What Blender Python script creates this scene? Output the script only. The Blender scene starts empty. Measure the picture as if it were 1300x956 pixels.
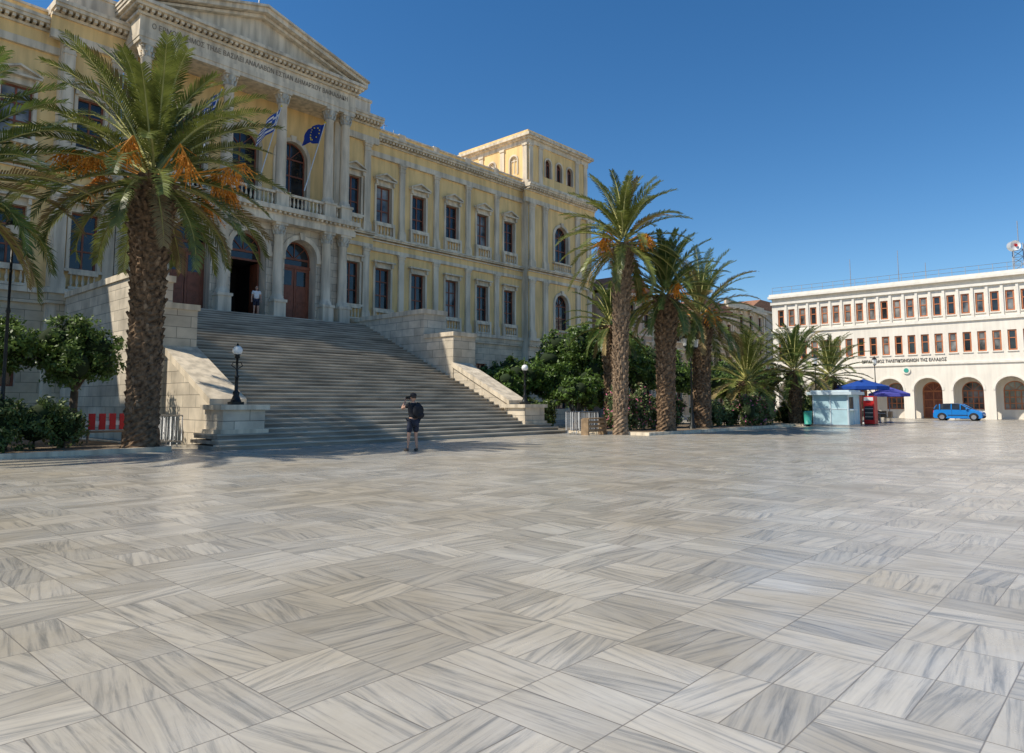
import bpy, math, random
from mathutils import Vector, Matrix
RN=random.Random(7)
scene=bpy.context.scene
pi=math.pi
# ------------------------------------------------------------ materials
def nodes(name):
    m=bpy.data.materials.new(name); m.use_nodes=True
    nt=m.node_tree
    return m,nt,nt.nodes['Principled BSDF']
def N(nt,t,**k):
    n=nt.nodes.new(t)
    for a,b in k.items(): setattr(n,a,b)
    return n
def simple(name,c,rough=.75,var=.18,scale=2.5,bump=0.0,metal=0,spec=.4,st=(1,1,1),c2=None,trans=0,dist=0,lo=.32,hi=.68,detail=6,bd=.02):
    m,nt,p=nodes(name)
    tc=N(nt,'ShaderNodeTexCoord'); mp=N(nt,'ShaderNodeMapping'); mp.inputs['Scale'].default_value=st
    nz=N(nt,'ShaderNodeTexNoise'); nz.inputs['Scale'].default_value=scale; nz.inputs['Detail'].default_value=detail
    nz.inputs['Distortion'].default_value=dist
    cr=N(nt,'ShaderNodeValToRGB')
    a=[x*(1-var) for x in c]; b=[min(1,x*(1+var)) for x in c] if c2 is None else list(c2)
    cr.color_ramp.elements[0].position=lo; cr.color_ramp.elements[1].position=hi
    cr.color_ramp.elements[0].color=(*a,1); cr.color_ramp.elements[1].color=(*b,1)
    L=nt.links.new
    L(tc.outputs['Object'],mp.inputs[0]); L(mp.outputs[0],nz.inputs['Vector']); L(nz.outputs[0],cr.inputs[0]); L(cr.outputs[0],p.inputs['Base Color'])
    p.inputs['Roughness'].default_value=rough; p.inputs['Metallic'].default_value=metal; p.inputs['Specular IOR Level'].default_value=spec
    if bump:
        b=N(nt,'ShaderNodeBump'); b.inputs['Strength'].default_value=bump; b.inputs['Distance'].default_value=bd
        L(nz.outputs[0],b.inputs['Height']); L(b.outputs[0],p.inputs['Normal'])
    if trans:
        t=N(nt,'ShaderNodeBsdfTranslucent'); mx=N(nt,'ShaderNodeMixShader'); mx.inputs[0].default_value=trans
        L(cr.outputs[0],t.inputs[0]); L(p.outputs[0],mx.inputs[1]); L(t.outputs[0],mx.inputs[2])
        L(mx.outputs[0],nt.nodes['Material Output'].inputs[0])
    return m
def math_(nt,op,a,b=None,c=None):
    n=N(nt,'ShaderNodeMath',operation=op)
    for i,x in enumerate((a,b,c)):
        if x is None: continue
        if isinstance(x,(int,float)): n.inputs[i].default_value=x
        else: nt.links.new(x,n.inputs[i])
    return n.outputs[0]
def mixc(nt,f,a,b,bt='MIX'):
    n=N(nt,'ShaderNodeMix',data_type='RGBA',blend_type=bt)
    if isinstance(f,(int,float)): n.inputs[0].default_value=f
    else: nt.links.new(f,n.inputs[0])
    for i,x in ((6,a),(7,b)):
        if isinstance(x,tuple): n.inputs[i].default_value=(*x,1)
        else: nt.links.new(x,n.inputs[i])
    return n.outputs[2]
def ashlar(name,c,bw=1.1,bh=.45,var=.15,mort=.014,rough=.7):
    m,nt,p=nodes(name); L=nt.links.new
    tc=N(nt,'ShaderNodeTexCoord'); sp=N(nt,'ShaderNodeSeparateXYZ'); L(tc.outputs['Object'],sp.inputs[0])
    u=math_(nt,'ADD',sp.outputs[0],sp.outputs[1]); cb=N(nt,'ShaderNodeCombineXYZ'); L(u,cb.inputs[0]); L(sp.outputs[2],cb.inputs[1])
    br=N(nt,'ShaderNodeTexBrick'); L(cb.outputs[0],br.inputs['Vector'])
    br.inputs['Scale'].default_value=1; br.inputs['Brick Width'].default_value=bw; br.inputs['Row Height'].default_value=bh
    br.inputs['Mortar Size'].default_value=mort; br.inputs['Mortar Smooth'].default_value=.4
    br.inputs['Color1'].default_value=(*[x*(1-var) for x in c],1); br.inputs['Color2'].default_value=(*[min(1,x*(1+var)) for x in c],1)
    br.inputs['Mortar'].default_value=(*[x*.42 for x in c],1)
    nz=N(nt,'ShaderNodeTexNoise'); nz.inputs['Scale'].default_value=1.3; nz.inputs['Detail'].default_value=8; L(tc.outputs['Object'],nz.inputs['Vector'])
    mr=N(nt,'ShaderNodeMapRange'); L(nz.outputs[0],mr.inputs[0]); mr.inputs[1].default_value=.3; mr.inputs[2].default_value=.7; mr.inputs[3].default_value=.68; mr.inputs[4].default_value=1.08
    col=mixc(nt,1.0,br.outputs['Color'],mr.outputs[0],'MULTIPLY')
    L(col,p.inputs['Base Color']); p.inputs['Roughness'].default_value=rough
    b=N(nt,'ShaderNodeBump'); b.inputs['Strength'].default_value=.6; b.inputs['Distance'].default_value=.02
    h=math_(nt,'SUBTRACT',nz.outputs[0],br.outputs['Fac']); L(h,b.inputs['Height']); L(b.outputs[0],p.inputs['Normal'])
    return m
def plaster(name,c,dirt=.3,rough=.85):
    m,nt,p=nodes(name); L=nt.links.new
    tc=N(nt,'ShaderNodeTexCoord')
    nz=N(nt,'ShaderNodeTexNoise'); nz.inputs['Scale'].default_value=.5; nz.inputs['Detail'].default_value=8; L(tc.outputs['Object'],nz.inputs['Vector'])
    mp=N(nt,'ShaderNodeMapping'); mp.inputs['Scale'].default_value=(3,3,.35); L(tc.outputs['Object'],mp.inputs[0])
    n2=N(nt,'ShaderNodeTexNoise'); n2.inputs['Scale'].default_value=1.0; n2.inputs['Detail'].default_value=6; L(mp.outputs[0],n2.inputs['Vector'])
    m1=N(nt,'ShaderNodeMapRange'); L(nz.outputs[0],m1.inputs[0]); m1.inputs[1].default_value=.3; m1.inputs[2].default_value=.7; m1.inputs[3].default_value=1-dirt*.5; m1.inputs[4].default_value=1.06
    m2=N(nt,'ShaderNodeMapRange'); L(n2.outputs[0],m2.inputs[0]); m2.inputs[1].default_value=.35; m2.inputs[2].default_value=.6; m2.inputs[3].default_value=1-dirt; m2.inputs[4].default_value=1
    f=math_(nt,'MULTIPLY',m1.outputs[0],m2.outputs[0])
    col=mixc(nt,1.0,c,f,'MULTIPLY'); L(col,p.inputs['Base Color']); p.inputs['Roughness'].default_value=rough
    b=N(nt,'ShaderNodeBump'); b.inputs['Strength'].default_value=.15; b.inputs['Distance'].default_value=.01; L(n2.outputs[0],b.inputs['Height']); L(b.outputs[0],p.inputs['Normal'])
    return m
def paving():
    m,nt,p=nodes('marble_paving'); L=nt.links.new
    S=.64
    tc=N(nt,'ShaderNodeTexCoord'); sp=N(nt,'ShaderNodeSeparateXYZ'); L(tc.outputs['Object'],sp.inputs[0])
    px=math_(nt,'DIVIDE',sp.outputs[0],S); py=math_(nt,'DIVIDE',sp.outputs[1],S)
    cx=math_(nt,'FLOOR',px); cy=math_(nt,'FLOOR',py); fx=math_(nt,'FRACT',px); fy=math_(nt,'FRACT',py)
    cc=N(nt,'ShaderNodeCombineXYZ'); L(cx,cc.inputs[0]); L(cy,cc.inputs[1])
    wn=N(nt,'ShaderNodeTexWhiteNoise',noise_dimensions='3D'); L(cc.outputs[0],wn.inputs['Vector'])
    r=math_(nt,'GREATER_THAN',wn.outputs['Value'],.5)
    dx=math_(nt,'SUBTRACT',fy,fx)
    qx=math_(nt,'MULTIPLY_ADD',dx,r,fx); qy=math_(nt,'SUBTRACT',fy,math_(nt,'MULTIPLY',dx,r))
    q2=math_(nt,'MULTIPLY',qy,2); pl=math_(nt,'FLOOR',q2); g=math_(nt,'FRACT',q2)
    jx=math_(nt,'MULTIPLY',math_(nt,'MINIMUM',qx,math_(nt,'SUBTRACT',1,qx)),S)
    jy=math_(nt,'MULTIPLY',math_(nt,'MINIMUM',g,math_(nt,'SUBTRACT',1,g)),S/2)
    j=math_(nt,'MINIMUM',jx,jy)
    jm=N(nt,'ShaderNodeMapRange'); L(j,jm.inputs[0]); jm.inputs[1].default_value=.0015; jm.inputs[2].default_value=.005; jm.inputs[3].default_value=1; jm.inputs[4].default_value=0
    c3=N(nt,'ShaderNodeCombineXYZ'); L(cx,c3.inputs[0]); L(cy,c3.inputs[1]); L(math_(nt,'ADD',pl,3.3),c3.inputs[2])
    w2=N(nt,'ShaderNodeTexWhiteNoise',noise_dimensions='3D'); L(c3.outputs[0],w2.inputs['Vector'])
    s3=N(nt,'ShaderNodeSeparateXYZ'); L(w2.outputs['Color'],s3.inputs[0])
    sk=math_(nt,'MULTIPLY',math_(nt,'SUBTRACT',s3.outputs[0],.5),.6)
    vy=math_(nt,'MULTIPLY_ADD',qx,sk,qy)
    vc=N(nt,'ShaderNodeCombineXYZ'); L(math_(nt,'MULTIPLY',qx,.65),vc.inputs[0]); L(math_(nt,'MULTIPLY',vy,11),vc.inputs[1]); L(math_(nt,'MULTIPLY',s3.outputs[1],50),vc.inputs[2])
    nz=N(nt,'ShaderNodeTexNoise'); nz.inputs['Scale'].default_value=1.15; nz.inputs['Detail'].default_value=7; nz.inputs['Roughness'].default_value=.68; nz.inputs['Distortion'].default_value=.5; L(vc.outputs[0],nz.inputs['Vector'])
    cr=N(nt,'ShaderNodeValToRGB'); L(nz.outputs[0],cr.inputs[0]); e=cr.color_ramp.elements
    e[0].position=.26; e[0].color=(.20,.20,.19,1); e[1].position=.74; e[1].color=(.62,.575,.49,1)
    a=e.new(.40); a.color=(.37,.355,.325,1); a=e.new(.50); a.color=(.52,.485,.425,1)
    tone=N(nt,'ShaderNodeMapRange'); L(s3.outputs[2],tone.inputs[0]); tone.inputs[3].default_value=.80; tone.inputs[4].default_value=1.1
    col=mixc(nt,1.0,cr.outputs[0],tone.outputs[0],'MULTIPLY')
    n3=N(nt,'ShaderNodeTexNoise'); n3.inputs['Scale'].default_value=.35; n3.inputs['Detail'].default_value=9; n3.inputs['Roughness'].default_value=.65; L(tc.outputs['Object'],n3.inputs['Vector'])
    d=N(nt,'ShaderNodeMapRange'); L(n3.outputs[0],d.inputs[0]); d.inputs[1].default_value=.37; d.inputs[2].default_value=.62
    col=mixc(nt,d.outputs[0],mixc(nt,1.0,col,(.76,.71,.62),'MULTIPLY'),col)
    vo=N(nt,'ShaderNodeTexVoronoi'); vo.inputs['Scale'].default_value=.9; L(tc.outputs['Object'],vo.inputs['Vector'])
    sx=N(nt,'ShaderNodeSeparateXYZ'); L(vo.outputs['Color'],sx.inputs[0])
    ns=N(nt,'ShaderNodeTexNoise'); ns.inputs['Scale'].default_value=25; L(tc.outputs['Object'],ns.inputs['Vector'])
    thr=math_(nt,'MULTIPLY',math_(nt,'GREATER_THAN',sx.outputs[0],.4),math_(nt,'MULTIPLY_ADD',sx.outputs[1],.03,.012))
    vd=math_(nt,'MULTIPLY_ADD',math_(nt,'SUBTRACT',ns.outputs[0],.5),.05,vo.outputs['Distance'])
    spot=math_(nt,'LESS_THAN',vd,thr)
    col=mixc(nt,math_(nt,'MULTIPLY',spot,.7),col,(.05,.05,.05))
    col=mixc(nt,math_(nt,'MULTIPLY',jm.outputs[0],.8),col,(.15,.13,.11))
    L(col,p.inputs['Base Color'])
    rr=N(nt,'ShaderNodeMapRange'); L(n3.outputs[0],rr.inputs[0]); rr.inputs[1].default_value=.35; rr.inputs[2].default_value=.65; rr.inputs[3].default_value=.34; rr.inputs[4].default_value=.15
    r2=math_(nt,'MULTIPLY_ADD',s3.outputs[1],.08,rr.outputs[0])
    L(r2,p.inputs['Roughness']); p.inputs['Specular IOR Level'].default_value=.45
    b=N(nt,'ShaderNodeBump'); b.inputs['Strength'].default_value=.3; b.inputs['Distance'].default_value=.005
    h=math_(nt,'SUBTRACT',math_(nt,'MULTIPLY',n3.outputs[0],.6),jm.outputs[0]); L(h,b.inputs['Height']); L(b.outputs[0],p.inputs['Normal'])
    return m
M={}
M['paving']=paving()
M['earth']=simple('dry_earth',(.30,.26,.2),.95,.25,.5)
M['cream']=plaster('cream_plaster',(.93,.64,.28),.2)
M['stone']=plaster('weathered_marble',(.84,.71,.53),.36)
M['ash']=ashlar('marble_ashlar',(.70,.60,.46))
M['ashb']=ashlar('basement_ashlar',(.68,.56,.39),1.4,.5)
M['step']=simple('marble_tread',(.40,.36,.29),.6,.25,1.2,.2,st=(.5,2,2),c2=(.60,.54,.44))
M['riser']=simple('shaded_marble_riser',(.24,.21,.17),.7,.25,1.2,.2,st=(.5,2,2),c2=(.42,.37,.30))  # same marble, darker: shading below the tread nosings is put into the colour
M['white']=plaster('white_render',(.86,.79,.68),.1)
M['white2']=simple('white_sill',(.84,.78,.68),.7,.08)
M['frame']=simple('brown_frame',(.23,.075,.04),.5,.25,3)
M['frame2']=simple('russet_frame',(.50,.18,.075),.5,.2,3)
M['door']=simple('door_wood',(.24,.075,.038),.45,.35,4,.2,st=(4,4,.5))
M['glass']=simple('window_glass',(.02,.024,.028),.06,.6,1.2,spec=.6)
M['glass2']=simple('curtain_reflection_glass',(.06,.065,.07),.08,.6,.9,spec=.6,c2=(.34,.33,.31))  # lighter mottling: dim curtains plus sunlit reflection painted into the base colour
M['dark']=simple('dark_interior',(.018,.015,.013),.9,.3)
M['iron']=simple('black_iron',(.018,.02,.02),.45,.3,9,metal=.4)
M['steel']=simple('galvanised_steel',(.42,.43,.44),.4,.15,6,metal=.7)
M['globe']=simple('opal_globe',(.85,.85,.82),.2,.03)
M['trunk']=simple('palm_bark',(.115,.072,.042),.95,.55,7,.8,c2=(.28,.18,.105),bd=.05)
M['trunkl']=simple('palm_bark_pale',(.18,.12,.075),.95,.45,7,.8,c2=(.40,.28,.18),bd=.05)
M['bark']=simple('bark',(.13,.10,.07),.9,.3,5,.5)
M['rachis']=simple('frond_rachis',(.34,.32,.10),.6,.2)
M['frond']=simple('palm_frond',(.085,.11,.022),.4,.3,1.6,c2=(.23,.26,.06),trans=.25)
M['frondb']=simple('palm_frond_dry',(.26,.19,.08),.7,.3,1.6)
M['frondg']=simple('palm_frond_deep',(.055,.09,.022),.4,.3,1.6,c2=(.16,.22,.05),trans=.25)
M['date']=simple('date_fruit',(.75,.29,.03),.6,.3,6)
M['leafA']=simple('ficus_leaf',(.055,.105,.018),.42,.35,2.2,c2=(.19,.30,.06),trans=.25)
M['leafD']=simple('bay_leaf',(.06,.11,.02),.45,.35,2.2,c2=(.20,.30,.07),trans=.25)
M['leafB']=simple('hedge_leaf',(.045,.08,.02),.45,.35,2.5,c2=(.16,.22,.06),trans=.15)
M['leafC']=simple('oleander_leaf',(.08,.12,.035),.5,.35,2.5,c2=(.22,.28,.10),trans=.2)
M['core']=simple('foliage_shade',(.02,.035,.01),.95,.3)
M['pink']=simple('pink_flower',(.75,.20,.32),.7,.3)
M['skin']=simple('skin',(.50,.29,.20),.55,.08)
M['black']=simple('black_cloth',(.014,.015,.02),.85,.3,8)
M['navy']=simple('navy_cloth',(.02,.025,.045),.85,.3,8)
M['whitec']=simple('white_cloth',(.72,.70,.68),.85,.08,8)
M['hair']=simple('dark_hair',(.03,.02,.014),.6,.4,20)
M['shoe']=simple('shoe_leather',(.10,.075,.06),.6,.2)
M['carb']=simple('blue_car_paint',(.012,.20,.58),.22,.05,1,spec=.6)
M['tyre']=simple('tyre_rubber',(.02,.02,.02),.85,.2)
M['alloy']=simple('wheel_alloy',(.5,.5,.52),.3,.1,metal=.8)
M['lampr']=simple('tail_lamp',(.45,.02,.02),.25,.05)
M['lampw']=simple('head_lamp',(.8,.82,.85),.1,.03)
M['flagb']=simple('flag_blue',(.02,.09,.42),.8,.12,2,trans=.3)
M['flagw']=simple('flag_white',(.78,.78,.8),.8,.05,2,trans=.3)
M['flage']=simple('eu_flag_blue',(.008,.035,.24),.8,.12,2,trans=.2)
M['yel']=simple('flag_star',(.8,.6,.03),.7,.05)
M['umb']=simple('parasol_blue',(.12,.12,.50),.8,.15,2,trans=.3)
M['red']=simple('red_paint',(.55,.02,.02),.45,.1)
M['kiosk']=simple('kiosk_panel',(.42,.60,.66),.5,.08)
M['kioskr']=simple('kiosk_roof',(.55,.64,.68),.5,.08)
M['tile']=simple('roof_tile',(.33,.16,.09),.85,.3,4,.4)
M['ochre']=plaster('ochre_plaster',(.70,.52,.33),.3)
M['grey']=plaster('grey_plaster',(.62,.53,.42),.3)
M['rose']=plaster('rose_plaster',(.66,.47,.34),.3)
M['letter']=simple('dark_letter',(.06,.055,.05),.6,.1)
M['letter2']=simple('carved_letter',(.26,.21,.16),.8,.1)
M['green']=simple('sign_green',(.05,.35,.28),.5,.05)
M['wood']=simple('plank_wood',(.28,.19,.11),.7,.3,4)
M['soil']=simple('planter_soil',(.20,.15,.10),.95,.3,3,.4)
# ------------------------------------------------------------ mesh builder
class MB:
    def __init__(s,T=None): s.d={}; s.T=T or (lambda x,y,z:(x,y,z))
    def add(s,mat,vs,fs,smooth=False):
        V,F=s.d.setdefault((mat,smooth),([],[])); o=len(V)
        T=s.T; V.extend(T(*v) for v in vs); F.extend(tuple(i+o for i in f) for f in fs)
    def poly(s,mat,vs): s.add(mat,vs,[tuple(range(len(vs)))])
    def box(s,mat,x0,x1,y0,y1,z0,z1):
        vs=[(x0,y0,z0),(x1,y0,z0),(x1,y1,z0),(x0,y1,z0),(x0,y0,z1),(x1,y0,z1),(x1,y1,z1),(x0,y1,z1)]
        s.add(mat,vs,[(0,1,2,3),(4,5,6,7),(0,1,5,4),(1,2,6,5),(2,3,7,6),(3,0,4,7)])
    def prism(s,mat,poly,w0,w1):
        n=len(poly); vs=[(u,w0,z) for u,z in poly]+[(u,w1,z) for u,z in poly]
        s.add(mat,vs,[tuple(range(n)),tuple(range(n,2*n))]+[(i,(i+1)%n,n+(i+1)%n,n+i) for i in range(n)])
    def lathe(s,mat,cx,cy,prof,n=12,smooth=True):
        vs=[];fs=[]
        for r,z in prof:
            for i in range(n):
                a=2*pi*i/n; vs.append((cx+r*math.cos(a),cy+r*math.sin(a),z))
        for k in range(len(prof)-1):
            for i in range(n):
                fs.append((k*n+i,k*n+(i+1)%n,(k+1)*n+(i+1)%n,(k+1)*n+i))
        fs.append(tuple(range(n))); fs.append(tuple((len(prof)-1)*n+i for i in range(n)))
        s.add(mat,vs,fs,smooth)
    def tube(s,mat,a,b,r0,r1=None,n=6,smooth=True):
        r1=r0 if r1 is None else r1
        a=Vector(a); b=Vector(b); d=(b-a)
        if d.length<1e-6: return
        d.normalize(); x=d.orthogonal().normalized(); y=d.cross(x)
        vs=[]
        for p,r in ((a,r0),(b,r1)):
            for i in range(n):
                t=2*pi*i/n; q=p+x*(r*math.cos(t))+y*(r*math.sin(t)); vs.append(tuple(q))
        s.add(mat,vs,[(i,(i+1)%n,n+(i+1)%n,n+i) for i in range(n)]+[tuple(range(n)),tuple(range(n,2*n))],smooth)
    def ball(s,mat,c,r,nu=12,nv=8,zmin=-1.0,smooth=True):
        if not hasattr(r,'__len__'): r=(r,r,r)
        vs=[];fs=[]
        for k in range(nv+1):
            t=-pi/2+pi*k/nv; z=math.sin(t)
            if z<zmin: z=zmin
            q=math.sqrt(max(0,1-z*z))
            for i in range(nu):
                a=2*pi*i/nu; vs.append((c[0]+r[0]*q*math.cos(a),c[1]+r[1]*q*math.sin(a),c[2]+r[2]*z))
        for k in range(nv):
            for i in range(nu): fs.append((k*nu+i,k*nu+(i+1)%nu,(k+1)*nu+(i+1)%nu,(k+1)*nu+i))
        s.add(mat,vs,fs,smooth)
    def finish(s,name,loc=(0,0,0),parent=None):
        if parent is None:
            parent=bpy.data.objects.new(name,None); parent.location=loc; parent.empty_display_size=.5; scene.collection.objects.link(parent)
        loc=parent.location
        for (mat,sm),(V,F) in s.d.items():
            me=bpy.data.meshes.new(mat); me.from_pydata(V,[],F); me.materials.append(M[mat])
            if sm: me.polygons.foreach_set('use_smooth',[True]*len(me.polygons))
            me.update()
            o=bpy.data.objects.new(M[mat].name+'_part',me); scene.collection.objects.link(o)
            o.parent=parent; o.matrix_parent_inverse=Matrix.Translation(-Vector(loc))
        return parent
def child(o,parent):
    scene.collection.objects.link(o); o.parent=parent; o.matrix_parent_inverse=Matrix.Translation(-parent.location)
# ------------------------------------------------------------ facade kit (u, w outward, z)
def arcpts(u,r,z,n=14): return [(u-r*math.cos(pi*i/n),z+r*math.sin(pi*i/n)) for i in range(n+1)]
def bay(mb,mat,u0,u1,z0,z1,ou,ow,o0,o1,arch=False,depth=.3,rev='stone'):
    h=ow/2; a,b=ou-h,ou+h
    q=lambda p0,p1,q0,q1: mb.poly(mat,[(p0,0,q0),(p1,0,q0),(p1,0,q1),(p0,0,q1)])
    q(u0,a,z0,z1); q(b,u1,z0,z1)
    if o0>z0: q(a,b,z0,o0)
    rim=[(a,o0),(a,o1)]
    if arch:
        P=arcpts(ou,h,o1)
        for i in range(len(P)-1):
            mb.poly(mat,[(P[i][0],0,P[i][1]),(P[i+1][0],0,P[i+1][1]),(P[i+1][0],0,z1),(P[i][0],0,z1)])
        rim+=P[1:-1]
    else: q(a,b,o1,z1)
    rim+=[(b,o1),(b,o0)]
    n=len(rim)
    mb.add(rev,[(u,0,z) for u,z in rim]+[(u,-depth,z) for u,z in rim],[(i,(i+1)%n,n+(i+1)%n,n+i) for i in range(n)])
def window(mb,u,w,z0,z1,depth,arch=False,fr='frame',gl='glass',nh=(.33,),nv=1,t=.09):
    h=w/2; D=-depth
    rim=[(u-h,z0)]+(arcpts(u,h,z1) if arch else [(u-h,z1),(u+h,z1)])+[(u+h,z0)]
    mb.poly(gl,[(x,D,z) for x,z in rim])
    B=lambda a,b,c,d,e=.06: mb.box(fr,a,b,D-.01,D+e,c,d)
    B(u-h,u-h+t,z0,z1); B(u+h-t,u+h,z0,z1); B(u-h+t,u+h-t,z0,z0+t)
    if arch:
        P=arcpts(u,h,z1); Q=arcpts(u,h-t,z1)
        for i in range(len(P)-1):
            mb.poly(fr,[(P[i][0],D+.06,P[i][1]),(P[i+1][0],D+.06,P[i+1][1]),(Q[i+1][0],D+.06,Q[i+1][1]),(Q[i][0],D+.06,Q[i][1])])
        B(u-h+t,u+h-t,z1-t/2,z1+t/2,.065)
        for an in (.25,.5,.75):
            mb.tube(fr,(u,D+.03,z1),(u-(h-t)*math.cos(pi*an),D+.03,z1+(h-t)*math.sin(pi*an)),.03,n=4,smooth=False)
        top=z1-t/2
    else:
        B(u-h+t,u+h-t,z1-t,z1); top=z1-t
    for k in range(nv):
        x=u-h+w*(k+1)/(nv+1); B(x-.045,x+.045,z0+t,top,.05)
    for f in nh:
        z=top-(top-z0)*f; B(u-h+t,u+h-t,z-.04,z+.04,.055)
def surround(mb,u,w,z0,z1,mat='stone',t=.16,p=.09,hood=1):
    h=w/2
    mb.box(mat,u-h-t,u-h,-.02,p,z0,z1); mb.box(mat,u+h,u+h+t,-.02,p,z0,z1); mb.box(mat,u-h-t,u+h+t,-.02,p+.004,z1,z1+t)
    mb.box(mat,u-h-t-.08,u+h+t+.08,-.02,p+.12,z0-.14,z0)
    z=z1+t+.2
    if hood: 
        mb.box(mat,u-h-t+.03,u+h+t-.03,-.02,p-.02,z1+t,z)
        mb.box(mat,u-h-t-.1,u+h+t+.1,-.02,.34,z,z+.11)
        for s in (-1,1): mb.box(mat,u+s*(h+t*.5)-.07,u+s*(h+t*.5)+.07,.07,.26,z-.3,z-.002)
    if hood==2:
        H=h+t+.1
        mb.prism(mat,[(u-H,z+.11),(u+H,z+.11),(u,z+.50)],.02,.12)
        for s in (-1,1): mb.prism(mat,[(u+s*(H+.03),z+.112),(u+s*(H+.03),z+.2),(u,z+.6),(u,z+.49)],.0,.36)
def archtrim(mb,u,w,z,mat='stone',t=.24,p=.09,z0=None,key=True):
    P=arcpts(u,w/2,z); Q=arcpts(u,w/2+t,z)
    for i in range(len(P)-1):
        a,b,c,d=P[i],P[i+1],Q[i+1],Q[i]
        mb.prism(mat,[a,b,c,d],-.02,p)
    if z0 is not None:
        for s in (-1,1):
            x=sorted((u+s*w/2,u+s*(w/2+t))); mb.box(mat,x[0],x[1],-.02,p,z0,z)
    if key: mb.prism(mat,[(u-.12,z+w/2-.03),(u+.12,z+w/2-.03),(u+.2,z+w/2+t+.12),(u-.2,z+w/2+t+.12)],-.02,p+.1)
def pilaster(mb,u,z0,z1,w=.62,p=.16,mat='stone'):
    h=w/2
    mb.box(mat,u-h-.08,u+h+.08,-.02,p+.08,z0,z0+.55)
    mb.box(mat,u-h-.04,u+h+.04,-.02,p+.05,z0+.55,z0+.7)
    mb.box(mat,u-h,u+h,-.02,p,z0+.7,z1-.6)
    mb.box(mat,u-h-.03,u+h+.03,-.02,p+.03,z1-.6,z1-.52)
    mb.box(mat,u-h,u+h,-.02,p+.01,z1-.52,z1-.3)
    mb.box(mat,u-h-.05,u+h+.05,-.02,p+.06,z1-.3,z1-.15)
    mb.box(mat,u-h-.1,u+h+.1,-.02,p+.11,z1-.15,z1)
def balustrade(mb,u0,u1,w,z0,z1,mat='stone',d=.2,pitch=.24,n=6):
    mb.box(mat,u0,u1,w-d/2-.03,w+d/2+.03,z0,z0+.13); mb.box(mat,u0,u1,w-d/2-.03,w+d/2+.03,z1-.14,z1)
    k=max(1,int((u1-u0)/pitch)); H=z1-z0
    for i in range(k):
        u=u0+(u1-u0)*(i+.5)/k
        mb.lathe(mat,u,w,[(.06,z0+.13),(.04,z0+.2),(.085,z0+.13+(H-.27)*.35),(.035,z0+.13+(H-.27)*.75),(.06,z1-.14)],n)
def entab(mb,u0,u1,z0,z1,p=.15,c=.65,mat='stone',dent=True,fz='cream'):
    H=z1-z0
    mb.box(mat,u0,u1,-.02,p+.03,z0,z0+H*.24); mb.box(fz,u0,u1,-.02,p,z0+H*.24,z0+H*.62)
    mb.box(mat,u0,u1,-.02,p+.12,z0+H*.62,z0+H*.7)
    if dent:
        k=int((u1-u0)/.28)
        for i in range(k):
            u=u0+(u1-u0)*(i+.5)/k; mb.box(mat,u-.075,u+.075,p+.1,c-.18,z0+H*.7,z0+H*.8)
    mb.box(mat,u0,u1,-.02,c-.08,z0+H*.8,z0+H*.9); mb.box(mat,u0,u1,-.02,c,z0+H*.9,z1)
def column(mb,u,w,z0,z1,r,mat='stone',ped=1.1,cor=True):
    b=r*1.45
    mb.box(mat,u-b,u+b,w-b,w+b,z0,z0+ped*.12); mb.box(mat,u-b+.06,u+b-.06,w-b+.06,w+b-.06,z0+ped*.12,z0+ped*.86); mb.box(mat,u-b,u+b,w-b,w+b,z0+ped*.86,z0+ped)
    s=z0+ped; c=z1-(r*2.2 if cor else r*1.1)
    mb.lathe(mat,u,w,[(r*1.35,s),(r*1.35,s+.08),(r*1.2,s+.12),(r*1.25,s+.2),(r*1.02,s+.26),(r,s+.4),(r*.99,s+(c-s)*.4),(r*.86,c-.12),(r*.95,c-.08),(r*.86,c)],20)
    if cor:
        mb.lathe(mat,u,w,[(r*.86,c),(r*.95,c+r*.8),(r*1.3,z1-.14)],16)
        for lev,(zz,rr) in enumerate(((c,.95),(c+r*.75,1.05))):
            for i in range(8):
                a=2*pi*(i+.5*lev)/8; ca,sa=math.cos(a),math.sin(a)
                q0=(u+ca*r*rr*.95,w+sa*r*rr*.95,zz); q1=(u+ca*r*(rr+.25),w+sa*r*(rr+.25),zz+r*.75)
                mb.tube(mat,q0,q1,r*.25,r*.16,n=5)
        for i in range(4):
            a=pi/4+pi/2*i; mb.ball(mat,(u+math.cos(a)*r*1.35,w+math.sin(a)*r*1.35,z1-.24),r*.25,6,5)
        mb.box(mat,u-r*1.3,u+r*1.3,w-r*1.3,w+r*1.3,z1-.14,z1)
def TF(Y,mir=False):
    return (lambda u,w,z:(38.4-u,Y-w,z)) if mir else (lambda u,w,z:(u,Y-w,z))
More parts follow.
